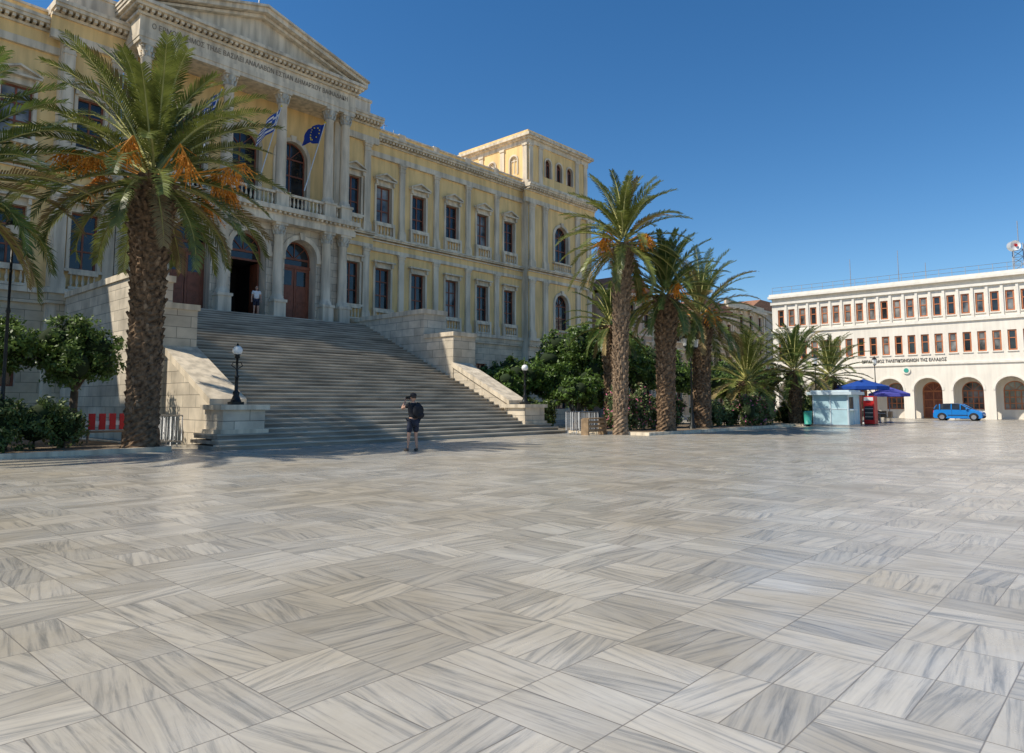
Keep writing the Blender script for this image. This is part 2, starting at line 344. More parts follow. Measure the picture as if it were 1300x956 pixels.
# ------------------------------------------------------------ town hall
th=MB()
for mir in (False,True):
    th.T=TF(40.0,mir)
    C=[30.25,33.5,36.9,40.3,43.55]; E=[28.55,31.85,35.2,38.6,41.95,45.25]
    for i,c in enumerate(C):
        a,b=E[i],E[i+1]
        bay(th,'ashb',a,b,0,6.4,c,1.25,2.3,4.7,False,.4); window(th,c,1.25,2.3,4.7,.35)
        bay(th,'cream',a,b,6.4,12.4,c,1.35,8.15,11.05,False,.35); window(th,c,1.35,8.15,11.05,.28,nh=(.3,.65),gl='glass' if i!=2 else 'glass2')
        surround(th,c,1.35,8.15,11.05,hood=1)
        bay(th,'cream',a,b,12.4,20.4,c,1.35,14.35,17.0,False,.35); window(th,c,1.35,14.35,17.0,.28,nh=(.3,.65),gl='glass' if i%3 else 'glass2')
        surround(th,c,1.35,14.35,17.0,hood=2)
        balustrade(th,c-.72,c+.72,.14,7.12,8.0); balustrade(th,c-.72,c+.72,.14,13.3,14.2)
        for z0,z1 in ((7.1,8.02),(13.28,14.22)):
            th.box('stone',c-.9,c-.722,-.02,.24,z0,z1); th.box('stone',c+.722,c+.9,-.02,.24,z0,z1)
    for e in E[1:-1]:
        pilaster(th,e,7.1,12.2,.46); pilaster(th,e,13.28,19.0,.46)
        th.box('stone',e-.3,e+.3,-.35,.06,20.6,21.32)
    th.box('ashb',28.55,45.25,-.02,.14,6.35,6.85); th.box('stone',28.55,45.25,-.02,.26,6.85,7.1)
    entab(th,28.55,45.25,12.2,13.28,.12,.42,dent=False)
    entab(th,28.55,45.25,19.0,20.6,.15,.72)
    th.box('cream',28.55,45.25,-.3,0,20.6,21.1); th.box('stone',28.55,45.25,-.36,.08,21.1,21.22)
    th.box('ochre',28.0,45.3,-15,-.4,.0,20.3)
    # central block side bay
    th.T=TF(39.4,mir)
    bay(th,'ashb',25.8,28.6,0,6.4,27.2,1.2,2.3,4.7,False,.4); window(th,27.2,1.2,2.3,4.7,.35)
    bay(th,'cream',25.8,28.6,6.4,12.4,27.2,1.25,8.15,11.05,False,.35); window(th,27.2,1.25,8.15,11.05,.28,nh=(.3,.65)); surround(th,27.2,1.25,8.15,11.05,t=.16,hood=1)
    bay(th,'cream',25.8,28.6,12.4,21.2,27.2,1.25,14.35,17.0,False,.35); window(th,27.2,1.25,14.35,17.0,.28,nh=(.3,.65)); surround(th,27.2,1.25,14.35,17.0,t=.16,hood=2)
    balustrade(th,26.55,27.85,.14,7.12,8.0); balustrade(th,26.55,27.85,.14,13.3,14.2)
    for e in (26.1,28.3): pilaster(th,e,7.1,12.2,.5); pilaster(th,e,13.28,19.6,.5)
    th.box('stone',28.24,28.62,-.62,.004,0,21.2)
    th.box('ashb',25.8,28.75,-.62,.14,6.35,6.85); th.box('stone',25.8,28.85,-.62,.26,6.85,7.1)
    entab(th,25.8,28.85,12.202,13.28,.12,.42,dent=False)
    entab(th,25.8,29.2,19.6,21.4,.18,.8)
    th.box('stone',28.6,29.2,-3,-.02,20.9,21.4)
    th.box('stone',25.2,28.5,-.5,.02,21.4,22.5); th.box('stone',25.2,28.6,-.6,.1,22.5,22.68)
    th.box('stone',28.1,28.5,-4,-.5,21.4,22.5)
    # pavilion
    th.T=TF(39.3,mir)
    U0,U1,c=45.25,54.55,49.9
    bay(th,'ashb',U0,U1,0,6.4,c,1.8,1.0,4.6,False,.4); window(th,c,1.8,1.0,4.6,.35)
    bay(th,'cream',U0,U1,6.4,12.4,c,2.0,8.1,10.3,True,.4); window(th,c,2.0,8.1,10.3,.35,True,nh=(.5,)); archtrim(th,c,2.0,10.3,z0=8.1)
    bay(th,'cream',U0,U1,12.4,20.4,c,2.0,14.3,16.6,True,.4); window(th,c,2.0,14.3,16.6,.35,True,nh=(.5,)); archtrim(th,c,2.0,16.6,z0=14.3)
    balustrade(th,c-1.3,c+1.3,.16,7.12,8.0); balustrade(th,c-1.3,c+1.3,.16,13.3,14.2)
    for e in (45.7,47.5,52.3,54.1): pilaster(th,e,7.1,12.2,.6); pilaster(th,e,13.28,19.0,.6)
    th.box('ashb',U0,U1,-.02,.14,6.35,6.85); th.box('stone',U0,U1,-.7,.26,6.85,7.1)
    th.box('stone',45.2,45.3,-.72,.0,0,20.5); th.box('cream',54.5,54.56,-12,.0,0,20.5)
    entab(th,U0-.1,U1+.1,12.204,13.28,.12,.42,dent=False)
    entab(th,U0-.45,U1+.45,19.004,20.602,.15,.72)
    th.box('stone',U0-.43,U0,-9,-.03,20.2,20.6)
    ta,tb=45.5,54.3
    th.T=TF(39.5,mir)
    seg=[ta,49.1,50.7,tb]; cs=[48.3,49.9,51.5]
    for i in range(3): 
        bay(th,'cream',seg[i],seg[i+1],20.6,24.9,cs[i],.85,21.9,23.2,True,.3); window(th,cs[i],.85,21.9,23.2,.25,True,nh=()); archtrim(th,cs[i],.85,23.2,t=.15,p=.06,z0=21.9,key=False)
    for e in (45.85,47.2,52.6,53.95): 
        th.box('stone',e-.25,e+.25,-.02,.1,21.1,24.3); th.box('stone',e-.31,e+.31,-.02,.16,24.3,24.5)
    th.box('stone',ta-.1,tb+.1,-9.0,.12,20.603,21.1)
    th.box('stone',ta-.06,tb+.06,-8.95,.1,24.5,24.9); th.box('stone',ta-.25,tb+.25,-9.2,.32,24.9,25.05); th.box('stone',ta-.45,tb+.45,-9.4,.52,25.05,25.3)
    th.box('cream',ta-.02,tb+.02,-8.85,.02,25.3,25.7)
    th.T=(lambda u,w,z:(38.4-45.5+w,u,z)) if mir else (lambda u,w,z:(45.5-w,u,z))
    sg=[39.5,42.4,45.3,48.3]
    for i,cc in enumerate((41.2,43.9,46.6)):
        bay(th,'cream',sg[i],sg[i+1],20.6,24.9,cc,.85,21.9,23.2,True,.2); window(th,cc,.85,21.9,23.2,.12,True,nh=(),gl='cream',fr='stone'); archtrim(th,cc,.85,23.2,t=.15,p=.06,z0=21.9,key=False)
    for e in (39.8,42.55,45.25,48.0): th.box('stone',e-.25,e+.25,-.02,.1,21.1,24.3); th.box('stone',e-.31,e+.31,-.02,.16,24.3,24.5)
    th.T=TF(39.5,mir)
    th.box('cream',tb-.3,tb,-8.8,-.1,20.6,24.9); th.box('cream',ta,tb,-8.85,-8.7,20.6,24.9)
    th.box('ochre',45.35,54.5,-15,-.6,0,20.3)
# upper loggia wall
th.T=TF(39.25)
for a,b,c in ((12.6,17.55,15.9),(17.55,20.85,19.2),(20.85,25.8,22.5)):
    bay(th,'cream',a,b,12.9,20.2,c,2.1,13.2,16.9,True,.4); window(th,c,2.1,13.2,16.9,.32,True,nh=(.28,.6),nv=1); archtrim(th,c,2.1,16.9,z0=13.2)
th.T=TF(37.9)
D={15.9:(12.6,17.55),19.2:(17.55,20.85),22.5:(20.85,25.8)}
for c,(a,b) in D.items():
    bay(th,'ash',a,b,6.4,12.1,c,2.15,6.4,10.35,True,.9)
    archtrim(th,c,2.15,10.35,t=.28,p=.1)
    for s in (-1,1): th.box('stone',c+s*1.23-.17,c+s*1.23+.17,-.02,.12,10.1,10.36)
    h=1.07
    if c!=19.2:
        window(th,c,2.14,6.42,10.35,.8,True,fr='frame',gl='glass',nh=(),nv=0,t=.12)
        for s in (-1,1):
            x0,x1=sorted((c+s*.02,c+s*(h-.13)))
            th.box('door',x0,x1,-.78,-.72,6.5,9.75)
            for z0,z1 in ((6.7,7.5),(7.65,8.5)): th.box('frame',x0+.13,x1-.13,-.73,-.69,z0,z1)
            th.box('glass',x0+.15,x1-.15,-.73,-.70,8.7,9.6)
        th.box('frame',c-h,c+h,-.8,-.66,9.75,9.95)
    else:
        window(th,c,2.14,9.8,10.35,.8,True,fr='frame',gl='glass',nh=(),nv=0,t=.12)
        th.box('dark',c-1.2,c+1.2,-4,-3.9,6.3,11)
        th.box('stone',c-1.2,c+1.2,-4,-.8,6.3,6.41)
        for s in (-1,1):
            th.box('door',c+s*1.0-.04,c+s*1.0+.04,-1.75,-.8,6.45,9.75)
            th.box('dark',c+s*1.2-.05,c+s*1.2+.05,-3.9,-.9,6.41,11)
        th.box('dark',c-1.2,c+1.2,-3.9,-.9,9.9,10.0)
for s in (-1,1):
    x=19.2+s*6.6; th.box('ash',min(x,x-s*.12),max(x,x-s*.12),-1.52,-.003,6.4,12.1)
    th.box('stone',min(x,x-s*.5),max(x,x-s*.5),-1.4,-.9,12.9,20.2)
cols=[-6.1,-4.9,-1.65,1.65,4.9,6.1]
for o in cols:
    column(th,19.2+o,.28,6.4,12.1,.30,ped=1.15)
    column(th,19.2+o,.28,13.0,20.1,.31,ped=1.0)
th.box('stone',12.45,25.95,-1.5,.72,12.1,12.45); th.box('stone',12.5,25.9,-1.5,.66,12.45,12.72); th.box('stone',12.25,26.15,-1.5,.98,12.72,13.0)
for i in range(44):
    u=12.5+i*.311; th.box('stone',u-.07,u+.07,.66,.9,12.6,12.72)
ed=[19.2+o for o in cols]
for a,b in zip(ed[:-1],ed[1:]): balustrade(th,a+.45,b-.45,.45,13.0,13.95,pitch=.26,n=8)
th.box('stone',12.6,25.8,-1.5,.62,20.1,20.32); th.box('stone',12.57,25.83,-1.5,.66,20.32,20.62)
th.box('stone',12.6,25.8,-1.5,.60,20.62,21.45); th.box('stone',12.45,25.95,-1.5,.74,21.45,21.6)
for i in range(46): 
    u=12.5+i*.2978; th.box('stone',u-.08,u+.08,.7,.98,21.6,21.76)
th.box('stone',12.25,26.15,-1.5,1.1,21.76,21.92); th.box('stone',12.1,26.3,-1.5,1.25,21.92,22.1)
th.prism('stone',[(12.5,22.1),(25.9,22.1),(19.2,24.05)],-1.4,.5)
for s in (-1,1):
    th.prism('stone',[(19.2+s*7.15,22.102),(19.2+s*7.15,22.3),(19.2,24.42),(19.2,24.14)],-1.5,1.2)
    th.prism('stone',[(19.2+s*6.7,22.11),(19.2+s*6.3,22.11),(19.2,23.92),(19.2,24.13)],.45,.85)
    th.prism('stone',[(19.2+s*7.2,22.301),(19.2+s*7.2,22.42),(19.2,24.56),(19.2,24.425)],-6,1.35)
th.box('stone',13.2,25.2,-6,-1.51,21.0,22.9)
th.box('stone',12.9,25.2,-6,-1.45,22.9,23.05)
th.tube('steel',(19.2,0.2,24.3),(19.2,.2,28.5),.05,.03)
th.T=TF(42)
for x,h in ((31.2,1.4),(31.7,2.0),(32.6,1.2),(43.8,1.6),(44.2,1.2)): th.tube('steel',(x,0,20.3),(x,0,21.6+h*.7),.03); th.tube('steel',(x-.3,0,21.4+h*.6),(x+.3,0,21.4+h*.6),.02)
town=th.finish('town_hall',(19.2,40,0))
def text(s,size,loc,rot,mat,parent,name,width=None,ext=.02):
    c=bpy.data.curves.new(name,'FONT'); c.body=s; c.size=size; c.extrude=ext; c.align_x='CENTER'; c.align_y='CENTER'; c.materials.append(M[mat])
    o=bpy.data.objects.new(name,c); o.location=loc; o.rotation_euler=rot
    child(o,parent)
    bpy.context.view_layer.update()
    if width and o.dimensions.x>0: o.scale.x=width/o.dimensions.x
    return o
text('Ο ΕΡΜΟΥ ΔΗΜΟΣ ΤΗΔΕ ΒΑΣΙΛΕΙ ΑΝΑΛΑΒΩΝ ΕΣΤΙΑΝ ΔΗΜΑΡΧΟΥ ΒΑΦΙΑΔΑΚΗ',.4,(19.2,37.285,21.03),(pi/2,0,0),'letter2',town,'inscription',12.0,.01)
# ------------------------------------------------------------ grand staircase
st=MB()
Y0,Y1,ZT=21.9,36.6,6.4; n=40; run=(Y1-Y0)/n; ris=ZT/n
for i in range(n):
    y=Y0+i*run; z=i*ris
    a,b=12.0,26.4
    if i<3: a,b=10.35+i*.12,28.05-i*.12
    back=24.4 if i<3 else 37.9
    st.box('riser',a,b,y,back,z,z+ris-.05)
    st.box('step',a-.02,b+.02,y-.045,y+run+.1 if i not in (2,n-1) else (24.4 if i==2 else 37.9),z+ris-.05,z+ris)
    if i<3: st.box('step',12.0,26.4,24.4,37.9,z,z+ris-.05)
st.box('ashb',12.2,26.2,37.0,39.4,0,6.39)
st.box('step',12.3,26.1,37.85,38.9,6.36,6.403)
for x0,x1 in ((10.5,12.2),(26.2,27.9)):
    pa,pb=(11.0,12.16) if x0<20 else (26.24,27.4)
    sl=lambda y,h:(y-Y0)*ZT/(Y1-Y0)+h
    old=st.T; st.T=lambda u,w,z:(w,u,z)
    st.prism('ash',[(24.1,0),(28.25,0),(28.25,sl(28.25,.72)),(24.1,sl(24.1,.5))],pa,pb)
    st.prism('stone',[(24.0,sl(24.0,.5)),(28.3,sl(28.3,.72)),(28.3,sl(28.3,1.0)),(24.0,sl(24.0,.74))],pa-.09,pb+.09)
    st.T=old
    a,b=(10.75,12.45) if x0<20 else (25.95,27.65)
    st.box('stone',a,b,22.75,24.3,.3,.62); st.box('ash',a+.1,b-.1,22.85,24.2,.62,1.28); st.box('stone',a-.02,b+.02,22.73,24.32,1.28,1.45)
    st.box('ash',x0,x1,28.2,30.7,0,5.2); st.box('stone',x0-.08,x1+.08,28.12,30.62,5.2,5.43)
    st.box('ash',x0+.003,x1-.003,30.7,39.35,0,6.65); st.box('stone',x0-.08,x1+.08,30.62,39.3,6.65,6.92)
    st.box('stone',x0-.12,x1+.0,28.08,30.5,0,.5)
st.finish('marble_staircase',(19.2,30,0))
# ------------------------------------------------------------ lamps
def globe_lamp(x,y,z,h=2.0):
    b=MB()
    b.box('iron',x-.2,x+.2,y-.2,y+.2,z,z+.1)
    b.lathe('iron',x,y,[(.19,z+.1),(.15,z+.2),(.1,z+.32),(.12,z+.42),(.065,z+.5),(.055,z+h*.45),(.09,z+h*.47),(.05,z+h*.5),(.04,z+h*.78),(.10,z+h*.8),(.07,z+h*.83),(.12,z+h*.85)],10)
    b.ball('globe',(x,y,z+h*.92),.17,16,10)
    b.lathe('iron',x,y,[(.05,z+h),(.03,z+h+.05),(.0,z+h+.12)],8)
    for s in (-1,1):
        b.tube('iron',(x,y,z+h*.6),(x+s*.2,y,z+h*.66),.018); b.tube('iron',(x+s*.2,y,z+h*.66),(x+s*.14,y,z+h*.72),.015); b.tube('iron',(x+s*.14,y,z+h*.72),(x,y,z+h*.7),.012)
    b.finish('street_lamp',(x,y,z))
globe_lamp(11.6,23.5,1.45,2.05); globe_lamp(26.8,23.5,1.45,2.0)
def lantern_lamp(x,y,h,arms=1):
    b=MB()
    b.lathe('iron',x,y,[(.2,0),(.2,.25),(.12,.35),(.1,.9),(.06,1.0),(.045,h*.6),(.07,h*.61),(.04,h*.63),(.035,h-.6)],10)
    pos=[(x,y)] if arms==1 else [(x-.55,y),(x+.55,y)]
    if arms==2: b.tube('iron',(x-.55,y,h-.62),(x+.55,y,h-.62),.025); b.tube('iron',(x-.5,y,h-.62),(x,y,h-1.0),.018); b.tube('iron',(x+.5,y,h-.62),(x,y,h-1.0),.018)
    for a,c in pos:
        b.lathe('iron',a,c,[(.05,h-.65),(.14,h-.58),(.14,h-.55)],6,False)
        b.lathe('globe',a,c,[(.13,h-.55),(.2,h-.12)],6,False)
        b.lathe('iron',a,c,[(.23,h-.12),(.12,h+.02),(.04,h+.06),(.03,h+.16),(.0,h+.2)],6,False)
    b.finish('street_lamp',(x,y,0))
lantern_lamp(5.3,25.4,7.0); lantern_lamp(35.6,18.9,5.2,2); lantern_lamp(66,17.6,5.4); lantern_lamp(54,18.5,5.0)
# ------------------------------------------------------------ ground
def sheet(name,mat,V):
    me=bpy.data.meshes.new(name); me.from_pydata(V,[],[(0,1,2,3)]); me.materials.append(M[mat]); o=bpy.data.objects.new(name,me); scene.collection.objects.link(o)
sheet('ground','earth',[(-2500,-2500,-.02),(2500,-2500,-.02),(2500,2500,-.02),(-2500,2500,-.02)])
sheet('plaza_pavement','paving',[(-60,-70,0),(110,-70,0),(110,60,0),(-60,60,0)])
def bed(x0,x1,y0,y1):
    b=MB(); b.box('stone',x0,x1,y0,y0+.18,0,.14); b.box('stone',x0,x1,y1-.18,y1,0,.14); b.box('stone',x0,x0+.18,y0+.18,y1-.18,0,.14); b.box('stone',x1-.18,x1,y0+.18,y1-.18,0,.14)
    b.poly('soil',[(x0+.18,y0+.18,.1),(x1-.18,y0+.18,.1),(x1-.18,y1-.18,.1),(x0+.18,y1-.18,.1)])
    b.finish('planting_bed',(x0,y0,0))
bed(-16,9.3,23.0,34); bed(28.6,46.5,17.4,24); bed(47.6,62,17.2,22)
# ------------------------------------------------------------ palms
def frond(b,base,az,el,L,droop,rng,mat,nl=38,lw=.036,ll=.5,w0=.045):
    seg=14; p=Vector(base); h=Vector((math.cos(az),math.sin(az),0)); side=Vector((-math.sin(az),math.cos(az),0))
    pts=[p.copy()]; tang=[]
    e=el; tw=rng.uniform(-.25,.25)
    for i in range(seg):
        t=h*math.cos(e)+Vector((0,0,1))*math.sin(e)+side*tw*(i/seg)*.5
        t.normalize(); tang.append(t); p=p+t*(L/seg); pts.append(p.copy()); e-=droop*(.3+1.6*i/seg)/seg
    tang.append(tang[-1])
    for i in range(seg):
        if i%2==0: b.tube('rachis',pts[i],pts[min(i+2,seg)],w0*(1-i/seg)+.008,w0*(1-(i+2)/seg)+.008,n=3)
    V=[];F=[]
    for k in range(nl):
        f=.12+.88*(k+.5)/nl; x=f*seg; i=min(int(x),seg-1); q=pts[i].lerp(pts[i+1],x-i); t=tang[i]
        up=side.cross(t).normalized()*-1
        if up.z<0: up=-up
        l=ll*(math.sin(pi*min(1,.14+f*.78))**.55)*(.85+.25*rng.random())
        if f<.22: l*=.55
        for s in (-1,1):
            d=(t*(.5+.5*f)+side*s*(.85)+up*rng.uniform(.1,.42)).normalized()
            w=t*lw*rng.uniform(.8,1.2)
            m=q+d*l*.6; tip=q+d*l+Vector((0,0,-1))*l*rng.uniform(.04,.2)
            o=len(V); V+= [tuple(q-w*.5),tuple(q+w*.5),tuple(m+w*.55),tuple(m-w*.55),tuple(tip)]
            F+= [(o,o+1,o+2,o+3),(o+3,o+2,o+4)]
    b.add(mat,V,F)
def palm(x,y,h,r0,r1,nf,L,seed,mat='frond',tmat='trunk',dates=0,skew=(0,0),nl=42,lw=.055,elmin=-40,dry=4,reachx=0):
    rng=random.Random(seed); b=MB()
    nr=int(h/.1); n=18; V=[];F=[]
    for k in range(nr+1):
        f=k/nr; z=f*h
        base=r0*(1+.28*math.exp(-f*22)); r=base+(r1-base)*max(0,(f-.55)/.45)**1.4 if f>.55 else base
        if f>.94: r*=1-(f-.94)*5
        ox,oy=skew[0]*f*f,skew[1]*f*f
        for i in range(n):
            a=2*pi*i/n+k*.17
            kn=(1.0+(.10+.08*f)*(1 if (i+k//2)%2 else -.35)*(1 if k%2 else .45))*(1+rng.uniform(-.04,.04))
            V.append((x+ox+r*kn*math.cos(a),y+oy+r*kn*math.sin(a),z))
    for k in range(nr):
        for i in range(n): F.append((k*n+i,k*n+(i+1)%n,(k+1)*n+(i+1)%n,(k+1)*n+i))
    b.add(tmat,V,F)
    cnt=int(280*h/9)
    for k in range(cnt):
        f=.10+.88*(k/cnt); a=k*2.39996+rng.uniform(-.15,.15)
        base=r0+(r1-r0)*max(0,(f-.55)/.45)**1.4; ox,oy=skew[0]*f*f,skew[1]*f*f
        l=(.05+.18*f*f)*rng.uniform(.5,1.3); z=f*h
        p0=(x+ox+math.cos(a)*base*.85,y+oy+math.sin(a)*base*.85,z-.1); p1=(x+ox+math.cos(a)*(base+l),y+oy+math.sin(a)*(base+l),z+.12+.1*f)
        b.tube(tmat if rng.random()<.75 else 'trunkl',p0,p1,.085,.045,n=4,smooth=False)
    c=Vector((x+skew[0],y+skew[1],h))
    for k in range(nf):
        f=(k+.5)/nf; az=k*2.39996+rng.uniform(-.2,.2); el=math.radians(elmin+(88-elmin)*f**.85+rng.uniform(-7,7))
        st=c+Vector((math.cos(az),math.sin(az),0))*r1*.6*(1-f)+Vector((0,0,.15+.5*f-.4*(1-f)))
        frond(b,st,az,el,L*rng.uniform(.85,1.08)*(.85+.15*math.sin(pi*f)),math.radians(68-20*f)*rng.uniform(.75,1.2),rng,mat if rng.random()<.93 else 'frondb',nl,lw,ll=.125*L)
    for k in range(dry):
        az=rng.uniform(0,2*pi); frond(b,c+Vector((math.cos(az),math.sin(az),0))*r1*.8-Vector((0,0,.3)),az,math.radians(-35),L*.7,math.radians(50),rng,'frondb',int(nl*.7),lw,ll=.11*L)
    for k in range(dates):
        az=2*pi*k/dates+rng.uniform(-.25,.25); d=Vector((math.cos(az),math.sin(az),0)); 
        reach=r1+rng.uniform(.7,1.5)+reachx*rng.uniform(.5,1); st=c+d*r1*.6; mid=c+d*reach*.75+Vector((0,0,rng.uniform(.2,.7))); en=c+d*reach+Vector((0,0,rng.uniform(-.3,.4)))
        b.tube('date',st,mid,.03,n=4); b.tube('date',mid,en,.025,n=4)
        for j in range(55):
            q=mid.lerp(en,rng.random()); dd=Vector((rng.gauss(0,.26),rng.gauss(0,.26),-rng.uniform(.3,1.0)))+d*.12
            e=q+dd*.85; b.tube('date',q,e,.012,n=3)
            for m_ in range(3):
                p=q.lerp(e,.4+.3*m_*rng.random()+.1); b.ball('date',tuple(p),.032,4,3,smooth=False)
    b.finish('palm_tree',(x,y,0))
palm(8.7,23.9,8.9,.46,.70,74,4.5,1,'frond','trunk',dates=11,nl=56,lw=.055,elmin=-38,reachx=1.1)
palm(28.5,18.9,9.3,.31,.42,64,3.5,2,'frond','trunkl',dates=4,skew=(.15,-.2))
palm(31.4,18.1,7.0,.42,.58,60,3.3,3,'frondg','trunk',dates=3,skew=(.2,0))
palm(37.6,19.3,6.6,.46,.6,62,3.9,4,'frondg','trunk',dates=3)
palm(33.8,23,6.0,.4,.5,36,2.8,14,'frondg','trunk')
palm(46.2,20.4,3.0,.42,.55,62,4.0,5,'frond','trunk',elmin=-25)
palm(49.2,18.3,3.7,.40,.5,56,3.6,6,'frondg','trunk',elmin=-25)
palm(57.5,18.6,3.6,.35,.45,50,3.5,7,'frond','trunk')
palm(3.3,24.3,7.6,.42,.58,58,4.4,8,'frondg','trunk',nl=50,elmin=-35)
# ------------------------------------------------------------ broadleaf
def leaves(b,mat,blobs,n,size,rng,fl=None,flp=0,core=True,fill=.35):
    tot=sum(q[3]*q[4]*q[5] for q in blobs); V={}
    for (cx,cy,cz,rx,ry,rz) in blobs:
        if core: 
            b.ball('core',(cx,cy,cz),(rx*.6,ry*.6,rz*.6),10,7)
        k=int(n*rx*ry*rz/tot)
        cl=[]
        for _ in range(max(8,k//45)):
            v=Vector((rng.gauss(0,1),rng.gauss(0,1),rng.gauss(0,1))).normalized()*(rng.uniform(fill,1.0)**.5)*rng.uniform(.85,1.08)
            cl.append(v)
        for _ in range(k):
            c=rng.choice(cl); v=c+Vector((rng.gauss(0,.13),rng.gauss(0,.13),rng.gauss(0,.12)))
            p=Vector((cx+v.x*rx,cy+v.y*ry,cz+v.z*rz))
            if p.z<.1: continue
            nrm=(v.normalized()*.6+Vector((rng.gauss(0,1),rng.gauss(0,1),rng.gauss(0,1)+.4))*.6).normalized()
            a=nrm.orthogonal().normalized(); a=(Matrix.Rotation(rng.uniform(0,6.28),3,nrm)@a); c2=nrm.cross(a)
            s=size*rng.uniform(.6,1.3); mm=mat
            if fl and rng.random()<flp and v.length>.7: mm=fl; s*=.8
            A=V.setdefault(mm,([],[])); o=len(A[0])
            A[0].extend([tuple(p-a*s),tuple(p+c2*s*.45),tuple(p+a*s),tuple(p-c2*s*.45)]); A[1].append((o,o+1,o+2,o+3))
    for mm,(vv,ff) in V.items(): b.add(mm,vv,ff)
def tree(x,y,h,r,seed,name='ficus_tree',mat='leafA',n=9000,size=.11,tr=.14,low=.35,rnd=False):
    rng=random.Random(seed); b=MB()
    zt=h*low
    b.tube('bark',(x,y,0),(x+.05,y,zt),tr*1.2,tr*.9,n=9); 
    blobs=[]
    nb=7
    for i in range(nb):
        a=2*pi*i/nb+rng.uniform(-.4,.4); rr=r*rng.uniform(.35,.6); z=rng.uniform(h*.5,h*.82)
        s=r*rng.uniform(.42,.6)
        if rnd: rr=r*.5; z=h*rng.uniform(.58,.78)
        bx,by=x+math.cos(a)*rr,y+math.sin(a)*rr
        blobs.append((bx,by,z,s,s,s*rng.uniform(.75,1.0)))
        b.tube('bark',(x+.05,y,zt),(x+math.cos(a)*rr*.8,y+math.sin(a)*rr*.8,z-.1),tr*.55,tr*.2,n=6)
    blobs.append((x,y,h*.84,r*.55,r*.55,h*.15)); blobs.append((x,y,h*.66,r*.8,r*.8,h*.2))
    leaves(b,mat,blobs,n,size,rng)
    b.finish(name,(x,y,0))
def hedge(x0,x1,y0,y1,h,seed,mat='leafB',name='hedge',n=None,size=.07,fl=None,flp=0,rag=.12):
    rng=random.Random(seed); b=MB(); blobs=[]
    L=x1-x0; k=max(2,int(L/.7)); w=(y1-y0)/2
    for i in range(k):
        cx=x0+L*(i+.5)/k; hh=h*rng.uniform(1-rag,1+rag)
        blobs.append((cx,(y0+y1)/2+rng.uniform(-.08,.08),hh*.5,L/k*.85,w,hh*.5)); blobs.append((cx+rng.uniform(-.2,.2),(y0+y1)/2,hh*.72,L/k*.7,w*.85,hh*.3))
    leaves(b,mat,blobs,n or int(L*2200),size,rng,fl,flp)
    for i in range(k): b.tube('bark',(x0+L*(i+.5)/k,(y0+y1)/2,0),(x0+L*(i+.5)/k,(y0+y1)/2,h*.5),.03)
    b.finish(name,((x0+x1)/2,(y0+y1)/2,0))
hedge(-1,3.6,24.2,25.8,1.55,21); hedge(4.1,7.4,24.6,26.2,1.6,22); hedge(3.6,5.2,23.6,24.3,.8,23)
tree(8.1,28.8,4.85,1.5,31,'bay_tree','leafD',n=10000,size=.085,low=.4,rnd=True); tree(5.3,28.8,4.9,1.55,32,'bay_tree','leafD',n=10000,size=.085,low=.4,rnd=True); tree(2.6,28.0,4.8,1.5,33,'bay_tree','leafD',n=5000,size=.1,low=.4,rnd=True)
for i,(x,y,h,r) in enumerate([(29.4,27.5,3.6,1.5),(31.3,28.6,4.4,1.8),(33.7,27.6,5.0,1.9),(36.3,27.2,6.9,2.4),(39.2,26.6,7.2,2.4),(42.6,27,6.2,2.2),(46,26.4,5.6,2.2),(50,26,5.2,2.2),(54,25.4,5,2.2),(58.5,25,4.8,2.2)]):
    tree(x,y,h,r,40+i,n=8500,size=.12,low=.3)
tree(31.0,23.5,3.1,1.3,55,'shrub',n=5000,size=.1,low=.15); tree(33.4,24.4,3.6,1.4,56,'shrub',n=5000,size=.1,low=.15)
hedge(28.9,31.0,24.6,26,1.7,61,size=.09)
hedge(30.0,33.2,19.6,21.2,2.1,62,'leafC','oleander_bush',size=.09,fl='pink',flp=.16,rag=.2)
hedge(33.8,37.0,19.9,21.4,1.9,63,'leafC','oleander_bush',size=.09,fl='pink',flp=.14,rag=.25)
hedge(38.6,43.2,19.4,20.8,1.6,64,'leafC','oleander_bush',size=.09,fl='pink',flp=.03,rag=.2)
hedge(42.5,46.2,18.2,19.6,2.3,65,'leafC','oleander_bush',size=.1,fl='pink',flp=.12,rag=.25)
hedge(49.5,56,18.6,20,1.7,66,'leafB',size=.11,rag=.2)
# ------------------------------------------------------------ post office
po=MB(); XP=78.0
po.T=lambda u,w,z:(XP-w,u,z)
pitch=3.35; y_start=31.2; nb=14
for i in range(nb):
    u1=y_start-i*pitch; u0=u1-pitch; c=(u0+u1)/2
    bay(po,'white',u0,u1,0,5.3,c,2.45,0,2.75,True,.55,'white'); 
    archtrim(po,c,2.45,2.75,'white2',t=.18,p=.05,key=False)
    po.T=lambda u,w,z:(XP+2.2-w,u,z)
    if i==4: 
        bay(po,'white',u0,u1,0,5.3,c,1.9,0,2.7,True,.2,'white'); window(po,c,1.9,.02,2.7,.15,True,fr='frame2',gl='door',nh=(.3,.6),nv=1,t=.14)
    else:
        bay(po,'white',u0,u1,0,5.3,c,1.8,.9,2.7,True,.2,'white'); window(po,c,1.8,.9,2.7,.15,True,fr='frame2',gl='glass2',nh=(.33,.66),nv=3)
    po.T=lambda u,w,z:(XP-w,u,z)
y_end=y_start-nb*pitch
po.poly('white',[(y_end,-.0,5.29),(y_start,-.0,5.29),(y_start,-2.2,5.29),(y_end,-2.2,5.29)])
wp=1.172; nw=int((y_start-y_end-.8)/wp)
ua=y_start-.4-nw*wp
